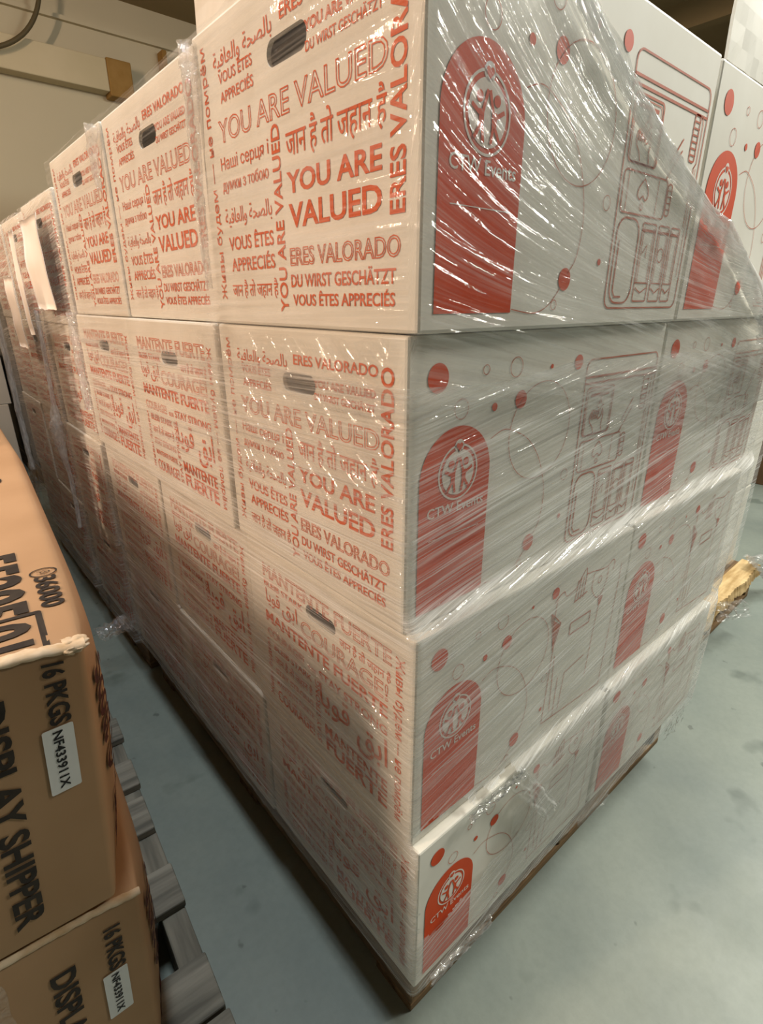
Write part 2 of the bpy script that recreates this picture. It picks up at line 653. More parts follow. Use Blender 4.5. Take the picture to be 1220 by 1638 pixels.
def bez(p, n=6):
    out = []
    P = [Vector(q) for q in p]
    for i in range(len(P) - 1):
        a, b, c, d = P[max(i - 1, 0)], P[i], P[i + 1], P[min(i + 2, len(P) - 1)]
        for k in range(n):
            t = k / n
            out.append(0.5 * ((2 * b) + (c - a) * t + (2 * a - 5 * b + 4 * c - d) * t * t + (-a + 3 * b - 3 * c + d) * t ** 3))
    out.append(P[-1])
    return out


def art_machine(s):
    x0, x1, y0, y1 = .314, .512, .020, .277
    s.rrect(x0, x1, y0, y1, .012, .0020)
    s.stroke([(x0, .2545), (x1, .2545)], .0028)
    s.stroke([(x0, .2465), (x1, .2465)], .0028)
    s.rrect(.322, .392, .176, .240, .006, .0024)
    s.rrect(.326, .388, .176, .236, .005, .0012)
    s.stroke([(.333, .230), (.380, .230)], .0040)
    # four-pointed spark
    s.stroke([(.360, .226), (.3625, .2175), (.369, .2145), (.3625, .2115), (.360, .203), (.3575, .2115), (.351, .2145), (.3575, .2175)], .0015, True)
    # hand
    s.stroke(bez([(.350, .178), (.346, .186), (.337, .195), (.338, .204), (.343, .209), (.349, .208), (.355, .207), (.361, .203)]), .0016)
    for k in range(4):
        s.stroke([(.341 + .005 * k, .197), (.343 + .005 * k, .208)], .0024)
    s.stroke(bez([(.358, .196), (.365, .199), (.368, .209), (.371, .199), (.369, .188), (.372, .178)]), .0016)
    # side grip
    s.rrect(.478, .494, .196, .246, .004, .0022)
    for k in range(6):
        s.stroke([(.479, .203 + .0072 * k), (.494, .203 + .0072 * k)], .0018)
    s.stroke([(.497, .247), (.503, .240), (.503, .196), (.497, .190), (.497, .120)], .0016)
    s.stroke([(.503, .190), (.503, .060)], .0012)
    s.stroke([(.455, .216), (.428, .186)], .0020)
    s.stroke([(.457, .204), (.424, .168)], .0020)
    # coin tray with drop emblem
    s.rrect(.321, .432, .125, .168, .006, .0020)
    s.stroke([(.332, .166), (.332, .127)], .0012)
    s.stroke([(.408, .166), (.408, .127)], .0012)
    s.stroke(bez([(.371, .163), (.360, .153), (.358, .145), (.364, .141), (.371, .145), (.378, .141), (.384, .146), (.381, .154), (.371, .163)]), .0018)
    s.ring((.371, .134), .0035, .0014)
    s.rrect(.435, .446, .130, .165, .004, .0018)
    for k in range(4):
        s.stroke([(.436, .137 + .007 * k), (.446, .137 + .007 * k)], .0012)
    # columns of goods
    s.rrect(.322, .376, .026, .120, .018, .0022)
    s.stroke([(.330, .095), (.330, .040), (.336, .033), (.352, .033)], .0022)
    for a, b in ((.384, .420), (.428, .458), (.464, .490)):
        s.rrect(a, b, .028, .118, .003, .0018)
        s.stroke([(a + .005, .114), (a + .005, .050)], .0012)
        s.stroke([(b - .005, .114), (b - .005, .050)], .0012)
        s.stroke([(a, .110), (b, .110)], .0030)
        s.stroke([(a + .003, .044), ((a + b) / 2, .038), (b - .003, .044)], .0018)
        s.stroke([(a, .050), (b, .050)], .0014)
    s.stroke([(.392, .084), (.402, .094), (.402, .078)], .0012)
    s.ring((.443, .084), .008, .0012)


def art_bag(s):
    k = .0015
    s.stroke([(.300, .262), (.297, .226), (.305, .176), (.298, .036), (.486, .022)], k)
    s.stroke([(.486, .022), (.492, .130), (.497, .230), (.497, .262)], k)
    s.stroke(bez([(.293, .258), (.302, .266), (.316, .270), (.322, .262), (.330, .259), (.350, .264), (.366, .280), (.376, .290), (.381, .279), (.398, .277), (.420, .273), (.446, .271), (.462, .278), (.470, .272), (.468, .258)]), k)
    s.poly([(.287, .243), (.293, .238), (.298, .210), (.302, .172), (.306, .190), (.312, .205), (.316, .214), (.306, .222), (.296, .228)])
    s.stroke([(.292, .240), (.318, .216), (.304, .174), (.288, .242)], .0020, True)
    for i in range(4):
        s.stroke([(.352 + .008 * i, .240), (.356 + .008 * i, .276 + .004 * (i % 2))], .0020)
    s.stroke([(.350, .240), (.388, .246)], .0020)
    s.stroke(bez([(.405, .272), (.402, .248), (.412, .232), (.424, .222), (.438, .224), (.450, .246), (.450, .268)]), k)
    s.ring((.426, .254), .006, .0014)
    s.poly([(.428, .224), (.436, .198), (.446, .218)])
    s.stroke([(.436, .205), (.430, .150), (.424, .070)], k)
    s.rrect(.349, .410, .182, .203, .001, .0022)
    s.stroke([(.330, .036), (.332, .110)], k)
    s.stroke([(.345, .040), (.352, .110), (.410, .118)], k)
    s.stroke([(.312, .160), (.318, .050)], k)


def arch_panel(s):
    x0, x1, y0 = .0185, .1295, .017
    r = (x1 - x0) / 2
    pts = [(x0, y0), (x1, y0)] + [(x0 + r + r * cos(a * pi / 24), .226 - r + r * sin(a * pi / 24)) for a in range(25)]
    s.poly(pts)


def emblem(wh, rd):
    c = (.0765, .1755)
    wh.ring(c, .0300, .0022)
    wh.disc(c, .0250, n=40)
    wh.disc((c[0], c[1] + .0290), .0072, n=20)
    wh.text('CTW Events', .031, .121, .1305, .1425, bold=.010)
    wh.stroke([(.034, .105), (.116, .105)], .0008)
    L = .0003

    def heart(x, y, k):
        rd.poly([(x + k * 0.062 * 16 * sin(t) ** 3, y + k * 0.062 * (13 * cos(t) - 5 * cos(2 * t) - 2 * cos(3 * t) - cos(4 * t))) for t in [2 * pi * i / 24 for i in range(24)]], L)
    heart(c[0], c[1] + .0285, .0052)
    for sg in (-1, 1):
        x = c[0] + sg * .0085
        rd.disc((c[0] + sg * .0115, c[1] + .0105), .0044, lift=L)
        # torso, raised arms, legs
        rd.poly([(x - .0035, c[1] + .002), (x + .0035, c[1] + .002), (x + .003, c[1] - .010), (x - .003, c[1] - .010)], L)
        rd.stroke([(c[0] + sg * .0215, c[1] + .004), (x + sg * .004, c[1] - .0005), (x - sg * .001, c[1] - .001), (c[0] + sg * .0012, c[1] + .0165)], .0034, lift=L + .0001)
        rd.stroke([(x + sg * .001, c[1] - .009), (x + sg * .0085, c[1] - .0195)], .0034, lift=L + .0001)
        rd.stroke([(x - sg * .001, c[1] - .009), (x - sg * .0035, c[1] - .0215)], .0034, lift=L + .0001)


def carton_shell(L, W, H, hole=True):
    """Hollow corrugated box, soft edges, oval hand hole cut through the -X face."""
    bm = bmesh.new()
    box_bm(0, L, 0, W, 0, H, 0.0035, 2, bm)
    if hole:
        face = min((f for f in bm.faces if f.normal.x < -0.99), key=lambda f: -f.calc_area())
        outer = [v for v in face.verts]
        bmesh.ops.delete(bm, geom=[face], context='FACES_ONLY')
        cu, cv, a, b = W - .2065, H * .806, .036, .0115
        ring = []
        for i in range(32):
            t = 2 * pi * i / 32
            ct, st = cos(t), sin(t)
            y = cu + (a - b) * (1 if ct > 0 else -1) * (abs(ct) > 0.02) + b * ct * 1.0
            ring.append(bm.verts.new((0, y, cv + b * st)))
        allv = outer + ring
        tris = tessellate_polygon([[v.co.copy() for v in outer], [v.co.copy() for v in ring]])
        for t in tris:
            try:
                bm.faces.new([allv[i] for i in t])
            except ValueError:
                pass
        inner = [bm.verts.new((0.005, v.co.y, v.co.z)) for v in ring]
        for i in range(32):
            bm.faces.new((ring[i], ring[(i + 1) % 32], inner[(i + 1) % 32], inner[i]))
        bmesh.ops.recalc_face_normals(bm, faces=bm.faces)
    return bm


def make_carton(kind, H=0.3175):
    t = thing('shipping_carton', None, None)
    W, L = BW, BL
    link_bm('body', carton_shell(L, W, H), M['white_card'], t)
    k = H / 0.3175
    s = Sheet()
    (lettering_valued if kind == 'valued' else lettering_fuerte)(s)
    s.place('printed_lettering', M[ORG], t, (0, W + .003, 0), (0, -1, 0), (0, 0, k))
    d, l = Sheet(), Sheet()
    loops(d, l)
    (art_machine if kind == 'valued' else art_bag)(l)
    a = Sheet()
    arch_panel(a)
    wh, rd = Sheet(), Sheet()
    emblem(wh, rd)
    face = ((0, 0, 0), (1, 0, 0), (0, 0, k))
    nv, nf = len(d.v), len(d.f)
    d.v += l.v
    d.f += [tuple(i + nv for i in f) for f in l.f]
    art = d.place('printed_artwork', M['red_ink'], t, *face)
    art.data.materials.append(M['line_ink'])
    for p in art.data.polygons:
        p.material_index = 1 if p.index >= nf else 0
    ap = a.place('red_arch_panel', M['red_ink'], t, *face)
    ap['label'] = 'red arch-topped printed panel'
    e = wh.place('emblem_and_name', M['white_ink'], ap, *face, lift=.0009)
    e['label'] = 'white round emblem and lettering'
    rd.place('emblem_figures', M['red_ink'], ap, *face, lift=.0010)
    return t


proto = {k: make_carton(k) for k in ('valued', 'fuerte')}
used = set()


def put_carton(kind, loc, rz, label, group, zs=1.0, xs=1.0):
    o = proto[kind] if kind not in used else copy_tree(proto[kind])
    used.add(kind)
    o.location = loc
    o.rotation_euler = (0, 0, radians(rz))
    o.scale = (xs, 1, zs)
    tag(o, label, 'box', group)
    return o


# layers of the near load, bottom to top: base z, x shift, y shift, yaw, lettering, words
ZB = [0.176, 0.459, 0.778, 1.097]
ZS = [0.888, 1.0, 1.0, 1.0]
XS = [0.915, 0.955, 1.0, 1.0]
LAY = [(0.006, -0.030, 0.2), (0.004, -0.017, 0.0), (0.0, 0.0, -0.2), (0.0, -0.012, 0.2)]
TIER = ['bottom tier', 'second tier up', 'third tier up', 'top lettered tier']
G1 = 'white printed cartons on the near pallet'
for k in range(4):
    dx, dy, rz = LAY[k]
    for c in range(3):
        kind = 'valued' if (k == 3 or (k == 2 and c == 0)) else 'fuerte'
        where = ['near corner', 'middle of aisle side', 'far end of aisle side'][c]
        jx = [0, .004, .001][c] * (1 if k % 2 else -1)
        q = put_carton(kind, (dx + jx, dy + c * (BW + .005), ZB[k]), rz if c == 0 else 0.0,
                   'white orange-lettered carton, %s, %s, near pallet load' % (TIER[k], where), G1, ZS[k], XS[k])
        if k == 3 and c == 0:
            top_corner = q
    kind = 'valued' if k >= 2 else 'fuerte'
    top_right = put_carton(kind, (dx + BL * XS[k] + .010, dy + (.004 if k % 2 else .001), ZB[k]), 0.0,
               'white red-arched carton, %s, right half of open-floor side, near pallet load' % TIER[k], G1, ZS[k], XS[k])


def plain_box(label, loc, L, W, H, rz=0, mat='white_card', group=None, name='plain_carton'):
    t = thing(name, label, 'box', loc, radians(rz), group)
    link_bm('body', box_bm(0, L, 0, W, 0, H - .003, .004), M[mat], t)
    # closing flaps on top and tape
    for sg in (0, 1):
        y0 = W / 2 * sg + (.001 if sg else .003)
        link_bm('flap', box_bm(.003, L - .003, y0, y0 + W / 2 - .004, H - .003, H, .001), M[mat], t)
    return t




def open_flap(parent, org, eu, ev, wd, ht, lean, seed):
    """A raised top flap of thin board, creased and slightly bowed, hinged on a top edge of its carton."""
    org, eu, ev = Vector(org), Vector(eu), Vector(ev)
    n = eu.cross(ev).normalized()
    nu, nv, th = 24, 14, .004
    vs, fs = [], []
    for side in (0, 1):
        for i in range(nu + 1):
            for j in range(nv + 1):
                u, v = i / nu, j / nv
                bow = -lean * v * v - .010 * v * sin(u * pi) + .0022 * nz3(u * 5 + seed, v * 4, side * 0) + .0015 * nz3(u * 14, v * 12, seed)
                e = .003 * nz3(v * 16, seed, 3) * (1 if i in (0, nu) else 0)
                vs.append(org + eu * (u * wd + e) + ev * (v * ht) + n * (bow - th * side))
    k = (nu + 1) * (nv + 1)
    for i in range(nu):
        for j in range(nv):
            a = i * (nv + 1) + j
            q = (a, a + nv + 1, a + nv + 2, a + 1)
            fs.append(q)
            fs.append(tuple(k + t for t in reversed(q)))
    rim = [i * (nv + 1) for i in range(nu + 1)] + [nu * (nv + 1) + j for j in range(1, nv + 1)] + [i * (nv + 1) + nv for i in range(nu - 1, -1, -1)] + [j for j in range(nv - 1, 0, -1)]
    for a, b in zip(rim, rim[1:] + rim[:1]):
        fs.append((b, a, k + a, k + b))
    o = link('open_flap', vs, fs, M['white_card'], parent)
    o['label'] = 'raised plain white top flap'
    return o


def nz3(x, y, z):
    return noise.noise(Vector((x, y, z)))


open_flap(top_corner, (.003, BW - .012, .3178), (0, -1, 0), (0, 0, 1), BW - .02, .30, .012, 1)
open_flap(top_right, (.012, .001, .3178), (1, 0, 0), (0, 0, 1), BL - .02, .30, .016, 4)

# ------------------------------------------------------------------ pallets


def pallet(label, loc, rz, LX, WY, H=0.138, wood='tan_wood', woody='tan_wood_y', nb=7, group='wooden pallets', boards=None, seed=1):
    """Stringers run along Y, deck boards along X."""
    rnd = random.Random(seed)
    t = thing('wooden_pallet', label, 'pallet', loc, radians(rz), group)
    sw, th = 0.04, 0.018
    for x in (0, LX / 2 - sw / 2, LX - sw):
        link_bm('stringer', box_bm(x, x + sw, 0, WY, th, H - th, .003), M[woody], t)
    ys = boards or [i * (WY - 0.09) / (nb - 1) for i in range(nb)]
    for y in ys:
        bwid = 0.09 + rnd.uniform(-.006, .006)
        e = rnd.uniform(-.004, .006)
        link_bm('deck_board', box_bm(-e, LX + rnd.uniform(-.004, .006), y, y + bwid, H - th, H, .003), M[wood], t)
    for y in (0, WY / 2 - .045, WY - .09):
        link_bm('bottom_board', box_bm(0, LX, y, y + .09, 0, th, .002), M[wood], t)
    return t


pallet('tan wooden pallet under the near load of white cartons', (.044, .013, 0), 0, .93, 1.155, H=.174, seed=3)

# ------------------------------------------------------------------ stretch film on the near load


def lerp_knots(z, kn):
    kn = sorted(kn)
    if z <= kn[0][0]:
        return kn[0][1]
    for (a, va), (b, vb) in zip(kn, kn[1:]):
        if z <= b:
            t = (z - a) / (b - a)
            t = t * t * (3 - 2 * t)
            return va + (vb - va) * t
    return kn[-1][1]


YK = [(.10, -.030), (.14, -.037), (.44, -.039), (.459, -.038), (.485, -.0245), (.765, -.0235), (.778, -.0225), (.812, -.0075), (1.05, -.0085), (1.098, -.018), (1.44, -.019)]
XK = [(.06, .010), (.14, -.004), (.45, -.004), (1.44, -.006)]
XRK = [(.1, .972), (.45, .972), (.50, 1.022), (.765, 1.022), (.80, 1.066), (1.44, 1.070)]
XR, YL = 1.075, 1.195      # right end, far left end of the load


def nz3(x, y, z):
    return noise.noise(Vector((x, y, z)))


def perim(s, z, off=0.0):
    """Point on the wrapped surface: s<0 runs along the aisle side, s>0 along the open side, with rounded corner."""
    y0 = lerp_knots(z, YK) - off
    x0 = lerp_knots(z, XK) - off
    r = 0.008
    if s < -r:
        p = Vector((x0, y0 - s, z)); n = Vector((-1, 0, 0))
    elif s > r:
        xr = lerp_knots(z, XRK)
        if s > xr + .01:
            p = Vector((xr + .012, y0 + s - xr - .01, z)); n = Vector((1, 0, 0))
        else:
            p = Vector((x0 + s, y0, z)); n = Vector((0, -1, 0))
    else:
        a = (s + r) / (2 * r) * pi / 2
        p = Vector((x0 + r - r * cos(a), y0 + r - r * sin(a), z))
        n = Vector((-cos(a), -sin(a), 0))
    return p, n


def inside(x, y, poly):
    c = False
    j = len(poly) - 1
    for i in range(len(poly)):
        xi, yi = poly[i]; xj, yj = poly[j]
        if (yi > y) != (yj > y) and x < (xj - xi) * (y - yi) / (yj - yi) + xi:
            c = not c
        j = i
    return c


def film_grid(name, mat, parent, s0, s1, ds, z0f, z1f, nzs, disp, uvf, hazef, skip=None, off=0.0, surf=perim):
    ns = int((s1 - s0) / ds)
    vs, uvs, hz = [], [], []
    par = []
    for i in range(ns + 1):
        s = s0 + (s1 - s0) * i / ns
        za, zb = z0f(s), z1f(s)
        for j in range(nzs + 1):
            z = za + (zb - za) * j / nzs
            p, n = surf(s, z, off)
            vs.append(p + n * disp(s, z))
            uvs.append(uvf(s, z))
            hz.append(hazef(s, z))
            par.append((s, z))
    fs = []
    for i in range(ns):
        for j in range(nzs):
            a = i * (nzs + 1) + j
            q = (a, a + nzs + 1, a + nzs + 2, a + 1)
            if skip:
                sm = sum(par[k][0] for k in q) / 4
                zm = sum(par[k][1] for k in q) / 4
                if skip(sm, zm):
                    continue
            fs.append(q)
    o = link(name, vs, fs, mat, parent, smooth=True)
    me = o.data
    uvl = me.uv_layers.new(name='film')
    for lp in me.loops:
        uvl.data[lp.index].uv = uvs[lp.vertex_index]
    at = me.attributes.new('haze', 'FLOAT', 'POINT')
    at.data.foreach_set('value', hz)
    return o


wrap = thing('stretch_wrap', 'clear glinting stretch film wound around the near pallet of white cartons', 'plastic wrap', (0, 0, 0.14))


def rel(o):
    o.matrix_parent_inverse = Matrix.Translation((0, 0, -0.14))
    return o


DIAG = [(-.2, 1.6), (.10, 1.44), (.168, 1.385), (.266, 1.338), (.44, 1.268), (.667, 1.200), (.937, 1.072), (1.08, 1.03), (1.3, 1.00)]


def diag_z(s):
    for (a, va), (b, vb) in zip(DIAG, DIAG[1:]):
        if s <= b:
            return va + (vb - va) * (s - a) / (b - a)
    return DIAG[-1][1]


HOLE = [(-.001, .43), (.004, .487), (.05, .497), (.152, .470), (.205, .482), (.225, .44), (.252, .38), (.262, .335), (.22, .325), (.15, .318), (.10, .305), (.03, .292), (.006, .30)]


def main_skip(s, z):
    j = .012 * nz3(s * 40, z * 40, 1.0)
    return inside(s + j, z + j, HOLE)


def main_disp(s, z):
    d = .0012 * nz3(s * 9, z * 60 + s * 6, 2.0) + .0016 * nz3(s * 5, z * 14, 5.0)
    d += .0022 * max(0, nz3(s * 22, z * 22, 8.0) - .25)
    return d + .0022


def main_uv(s, z):
    if s >= 0:
        sl = .16 + .12 * max(0.0, .9 - z)
        return (s, z - sl * s)
    return (s, z - .03 * s)


def main_haze(s, z):
    h = 0.0
    if s > 0:
        h += .02 + .14 * max(0, nz3(s * 6, z * 6, 3.3)) + .10 * min(1, max(0, (s - .15) / .4)) + (.09 if z < .47 else 0)
        # milky, doubled film under the second tier edge and by the torn lower patch
        h += .30 * exp(-((s - .30 - (z - .30) * -.2) / .03) ** 2 - ((z - .36) / .10) ** 2)
        h += .18 * exp(-((z - 1.06) / .05) ** 2) * (1 if s > .35 else .8)
    else:
        h += .04 + .08 * max(0, nz3(s * 6, z * 6, 7.3)) + .26 * min(1, max(0, (.80 - z) / .45)) * min(1, max(.3, -s / .7))
        h += .14 * exp(-((s + 1.02) / .10) ** 2) * (z > 1.0)
    if s > -.004:
        h += .55 * exp(-((z - .795) / .016) ** 2) + .40 * exp(-((z - .478) / .013) ** 2)  # extra milkiness paints the light caught on the two ledges into the film
    return h


rel(film_grid('wrap_sheet', M['film'], wrap, -1.19, 1.28, .0048,
              lambda s: .178 + .008 * nz3(s * 9, 0, 3.0) + .005 * nz3(s * 40, 0, 6.0) - (.008 if s > .45 else 0),
              lambda s: 1.050 + .012 * nz3(s * 5, 3, 3), 185, main_disp, main_uv, main_haze, main_skip))


def top_uv(s, z):
    if s >= 0:
        k = .25 + 1.1 * max(0.0, min(1.0, (z - 1.10) / .30))
        return (s * .8, z + k * s * .75 - .05)
    return (s, z - .02 * s)


def top_disp(s, z):
    d = .0014 * nz3(s * 7, (z + .5 * max(s, 0)) * 42, 12.0) + .002 * nz3(s * 6, z * 9, 15.0)
    if s > .1:
        e = diag_z(s) - z
        d += .010 * exp(-(e / .03) ** 2) + .006 * abs(nz3(s * 30, z * 30, 2.2)) * exp(-(e / .06) ** 2)
    return d + .0045


def top_haze(s, z):
    h = .0
    if s > .05:
        e = diag_z(s) - z
        h += .34 * exp(-(e / .045) ** 2) + .16 * exp(-(e / .14) ** 2)
        h += .20 * max(0, nz3(s * 12, z * 12, 9.0)) * exp(-(e / .2) ** 2) + (.08 if s > .15 else 0)
        h += .25 * exp(-((s - .9) / .14) ** 2 - ((z - 1.06) / .05) ** 2)
    else:
        h += .06 * exp(-((s + .40) / .025) ** 2) * 4 + .04
        h += .22 * exp(-((s + 1.1) / .12) ** 2 - ((z - 1.06) / .09) ** 2)
    return h


rel(film_grid('upper_wrap_sheet', M['film_top'], wrap, -1.19, 1.25, .0085,
              lambda s: (1.03 + .012 * nz3(s * 4, 9, 3)) if s < .2 else 1.03 - .10 * min(1, (s - .2) / .3) + .03 * nz3(s * 9, 2, 3),
              lambda s: min(1.409, diag_z(s) if s > 0 else 1.409) + .004 * nz3(s * 30, 1, 1), 70,
              top_disp, top_uv, top_haze, None, off=.002))


def diag_patch(s0, s1, z0, z1, slope, parent, seed, haze=.03):  # extra ridged film patch, added to catch lamp glints
    c = 1 / sqrt(1 + slope * slope)

    def hz(s, z):
        e = min((s - s0), (s1 - s)) / .05
        f = min((z - z0), (z1 - z)) / .03
        return haze * max(0, min(1, e, f)) * (1 + nz3(s * 30 + seed, z * 30, 1))
    return rel(film_grid('glint_wrap_patch', M['film_glint'], parent, s0, s1, .0035, lambda s: z0 + .02 * nz3(s * 14, seed, 1), lambda s: z1 + .02 * nz3(s * 14, seed, 5), 60,
                         lambda s, z: .0052 + .0014 * nz3((z - slope * s) * 70, (s + slope * z) * 8, seed) + .001 * nz3(s * 20, z * 20, seed),
                         lambda s, z: ((s + slope * z) * c, (z - slope * s) * c), hz, None))


diag_patch(-.46, -.03, .90, 1.090, -.75, wrap, 1.0)
diag_patch(-.26, -.002, .24, .43, -.55, wrap, 2.0)
diag_patch(-.30, -.02, .52, .66, -.35, wrap, 5.0)
diag_patch(.20, .62, .20, .40, .35, wrap, 3.0)


def rope(name, pts, r, parent, mat='film_crumple', seed=0.0, haze=.35):
    """A gathered, wrinkled strand of film along a path."""
    P = bez([Vector(p) for p in pts], 14)
    seg = 14
    vs, fs, uvs = [], [], []
    n = len(P)
    for i, p in enumerate(P):
        d = (P[min(i + 1, n - 1)] - P[max(i - 1, 0)]).normalized()
        a = d.cross(Vector((0.3, 0.5, 0.8))).normalized()
        b_ = d.cross(a)
        rad = (r(i / (n - 1)) if callable(r) else r)
        for k in range(seg):
            t = 2 * pi * k / seg
            q = rad * (1 + .45 * nz3(cos(t) * 2.2 + seed, sin(t) * 2.2, i * .22) + .25 * nz3(cos(t) * 5, sin(t) * 5 + seed, i * .6))
            vs.append(p + a * cos(t) * q + b_ * sin(t) * q * .6)
            uvs.append((i * .01, k * .006))
    for i in range(n - 1):
        for k in range(seg):
            k2 = (k + 1) % seg
            fs.append((i * seg + k, i * seg + k2, (i + 1) * seg + k2, (i + 1) * seg + k))
    o = link(name, vs, fs, M[mat], parent, smooth=True)
    me = o.data
    uvl = me.uv_layers.new(name='film')
    for lp in me.loops:
        uvl.data[lp.index].uv = uvs[lp.vertex_index]
    at = me.attributes.new('haze', 'FLOAT', 'POINT')
    at.data.foreach_set('value', [haze] * len(vs))
    return o


def crumple(name, c, ex, ey, parent, amp=.012, n=26, seed=0.0, haze=.12, droop=0.0, mat='film_crumple', taper=0.0):
    """A loose crumpled flap of film spanning vectors ex, ey from corner c."""
    c, ex, ey = Vector(c), Vector(ex), Vector(ey)
    nr = ex.cross(ey).normalized()
    vs, uvs, fs = [], [], []
    for i in range(n + 1):
        for j in range(n + 1):
            u, v = i / n, j / n
            jag = .18 * nz3(u * 7 + seed, v * 7, 4.0) * (1 if (j in (0, n) or i in (0, n)) else 0)
            vv = .5 + (v - .5) * (1 - taper * u)
            p = c + ex * (u + jag * .3) + ey * (vv + jag * .3)
            h = abs(nz3(u * 3.2 + seed, v * 3.2, 1.0)) + .5 * abs(nz3(u * 8 + seed, v * 8, 2.0)) + .25 * nz3(u * 18, v * 18 + seed, 3.0)
            p += nr * amp * (h - .3) * 2 + Vector((0, 0, -droop * u * u))
            vs.append(p)
            uvs.append((u * ex.length, v * ey.length))
    for i in range(n):
        for j in range(n):
            a = i * (n + 1) + j
            fs.append((a, a + n + 1, a + n + 2, a + 1))
    o = link(name, vs, fs, M[mat], parent, smooth=True)
    me = o.data
    uvl = me.uv_layers.new(name='film')
    for lp in me.loops:
        uvl.data[lp.index].uv = uvs[lp.vertex_index]
    at = me.attributes.new('haze', 'FLOAT', 'POINT')
    at.data.foreach_set('value', [haze] * len(vs))
    return o


# gathered free edge running down the open side, and the knot of film at its lower end
rel(rope('gathered_edge', [(x, -.022, z) for x, z in DIAG[2:8]], lambda t: .006 + .010 * t, wrap, seed=2.0, haze=.6))
rel(crumple('loose_flap', (.80, -.030, 1.14), (.34, -.03, -.07), (.02, -.01, -.10), wrap, .014, 30, 5.0, .22))
rel(rope('gathered_corner_strand', [(-.010, .378, 1.408), (-.012, .374, 1.36), (-.011, .381, 1.30), (-.010, .385, 1.22), (-.009, .386, 1.14)], lambda t: .010 - .006 * t, wrap, seed=6.0, haze=.45))
rel(rope('gathered_corner_strand', [(-.010, .79, 1.408), (-.012, .80, 1.36), (-.010, .802, 1.31)], lambda t: .012 - .008 * t, wrap, seed=7.0, haze=.4))
# tattered hem and tails at the foot of the load
rel(crumple('torn_hem', (.03, -.043, .170), (.14, -.002, -.006), (0, .004, .022), wrap, .005, 26, 1.0, .30))
rel(crumple('torn_hem', (.44, -.041, .163), (.12, -.002, -.008), (0, .004, .018), wrap, .003, 26, 3.0, .08))
rel(crumple('torn_hem', (.85, -.036, .118), (.11, .0, .004), (0, .006, .055), wrap, .005, 26, 4.0, .05))
rel(crumple('torn_hem', (.165, -.046, .475), (.13, -.003, -.17), (.030, -.003, .020), wrap, .006, 26, 9.0, .30))
rel(crumple('torn_hem', (.09, -.044, .478), (.115, -.003, .006), (.0, -.002, -.016), wrap, .006, 26, 2.0, .25))
tl = rel(crumple('film_tail', (.005, 1.235, .165), (-.095, .02, -.02), (0.0, .10, .006), wrap, .014, 28, 7.0, .10, taper=.3))

# ------------------------------------------------------------------ loads further along the aisle


def simple_wrap(label, x0, x1, y0, y1, z0, z1, mat, group, haze=.06, dx=.009):
    """Film round the aisle side, near side and open end of a load behind."""
    t = thing('stretch_wrap', label, 'plastic wrap', (x0, y0, z0), 0, group)

    def surf(s, z, off):
        o = dx + off
        if s < 0:
            return Vector((x0 - o, y0 - o - s, z)), Vector((-1, 0, 0))
        return Vector((x0 - o + s, y0 - o, z)), Vector((0, -1, 0))
    g = film_grid('wrap_sheet', M[mat], t, -(y1 - y0), (x1 - x0) + .01, .02, lambda s: z0 + .02 * nz3(s * 8, x0, y0), lambda s: z1, 60,
                  lambda s, z: .002 * nz3(s * 6 + x0, z * 18, 4) + .002, lambda s, z: (s, z - .10 * s),
                  lambda s, z: haze + .08 * max(0, nz3(s * 5, z * 5, y0)), None, 0.0, surf)
    g.matrix_parent_inverse = Matrix.Translation((-x0, -y0, -z0))
    return t


GW = 'film around the pallet loads along the aisle'
G2 = 'white printed cartons on the second load along the aisle'
pallet('wooden pallet under the second load along the aisle', (.03, 1.235, 0), 0, 1.0, .43, nb=4, seed=5)
HZ = [.14, .449, .758, 1.067]
ORD = ['bottom', 'second lowest', 'second highest', 'topmost']
for k in range(4):
    kind = 'valued' if k == 3 else 'fuerte'
    put_carton(kind, (.012 - .006 * (k % 2), 1.235 + (.003 if k % 2 else 0), HZ[k]), 0,
               'white printed carton, second load along the aisle, %s of four' % ORD[k], G2, .972)
w2 = simple_wrap('clear film around the second load along the aisle, beyond the near one', .006, 1.02, 1.228, 1.635, .12, 1.368, 'film_dusty', GW)


def rel3(o, x, y, z):
    o.matrix_parent_inverse = Matrix.Translation((-x, -y, -z))
    return o


rel3(rope('gathered_corner_strand', [(-.006, 1.228, 1.10), (-.008, 1.215, .98), (-.010, 1.205, .86)], .010, w2, seed=3, haze=.4), .006, 1.228, .12)
rel3(rope('gathered_corner_strand', [(-.006, 1.655, 1.10), (-.010, 1.655, .93), (-.016, 1.650, .80), (-.020, 1.655, .70), (-.010, 1.66, .55), (-.014, 1.66, .38)],
     lambda t: .007 + .016 * exp(-((t - .55) / .12) ** 2), w2, seed=8, haze=.5), .006, 1.228, .12)

G3 = 'white printed cartons on the third load along the aisle'
pallet('wooden pallet under the third load along the aisle', (.03, 1.70, 0), 0, 1.0, .80, nb=5, seed=6)
for k in range(4):
    for c in range(2):
        put_carton('valued' if (k + c) % 2 else 'fuerte', (.014 + .004 * ((k + c) % 2), 1.70 + c * .402, HZ[k]), 0,
                   'white printed carton, third load along the aisle, %s of four, %s column' % (ORD[k], ['nearer', 'farther'][c]), G3, .972)
w3 = simple_wrap('dusty clear film around the third load along the aisle', .008, 1.02, 1.692, 2.50, .12, 1.368, 'film_dusty', GW)
rel3(rope('gathered_corner_strand', [(-.01, 2.51, 1.2), (-.012, 2.51, .9), (-.014, 2.515, .6), (-.012, 2.51, .40)], .012, w3, seed=4, haze=.5), .008, 1.692, .12)
rel3(crumple('loose_flap', (-.015, 2.46, .42), (0, .05, -.26), (-.006, .12, .0), w3, .012, 24, 5.5, .35), .008, 1.692, .12)


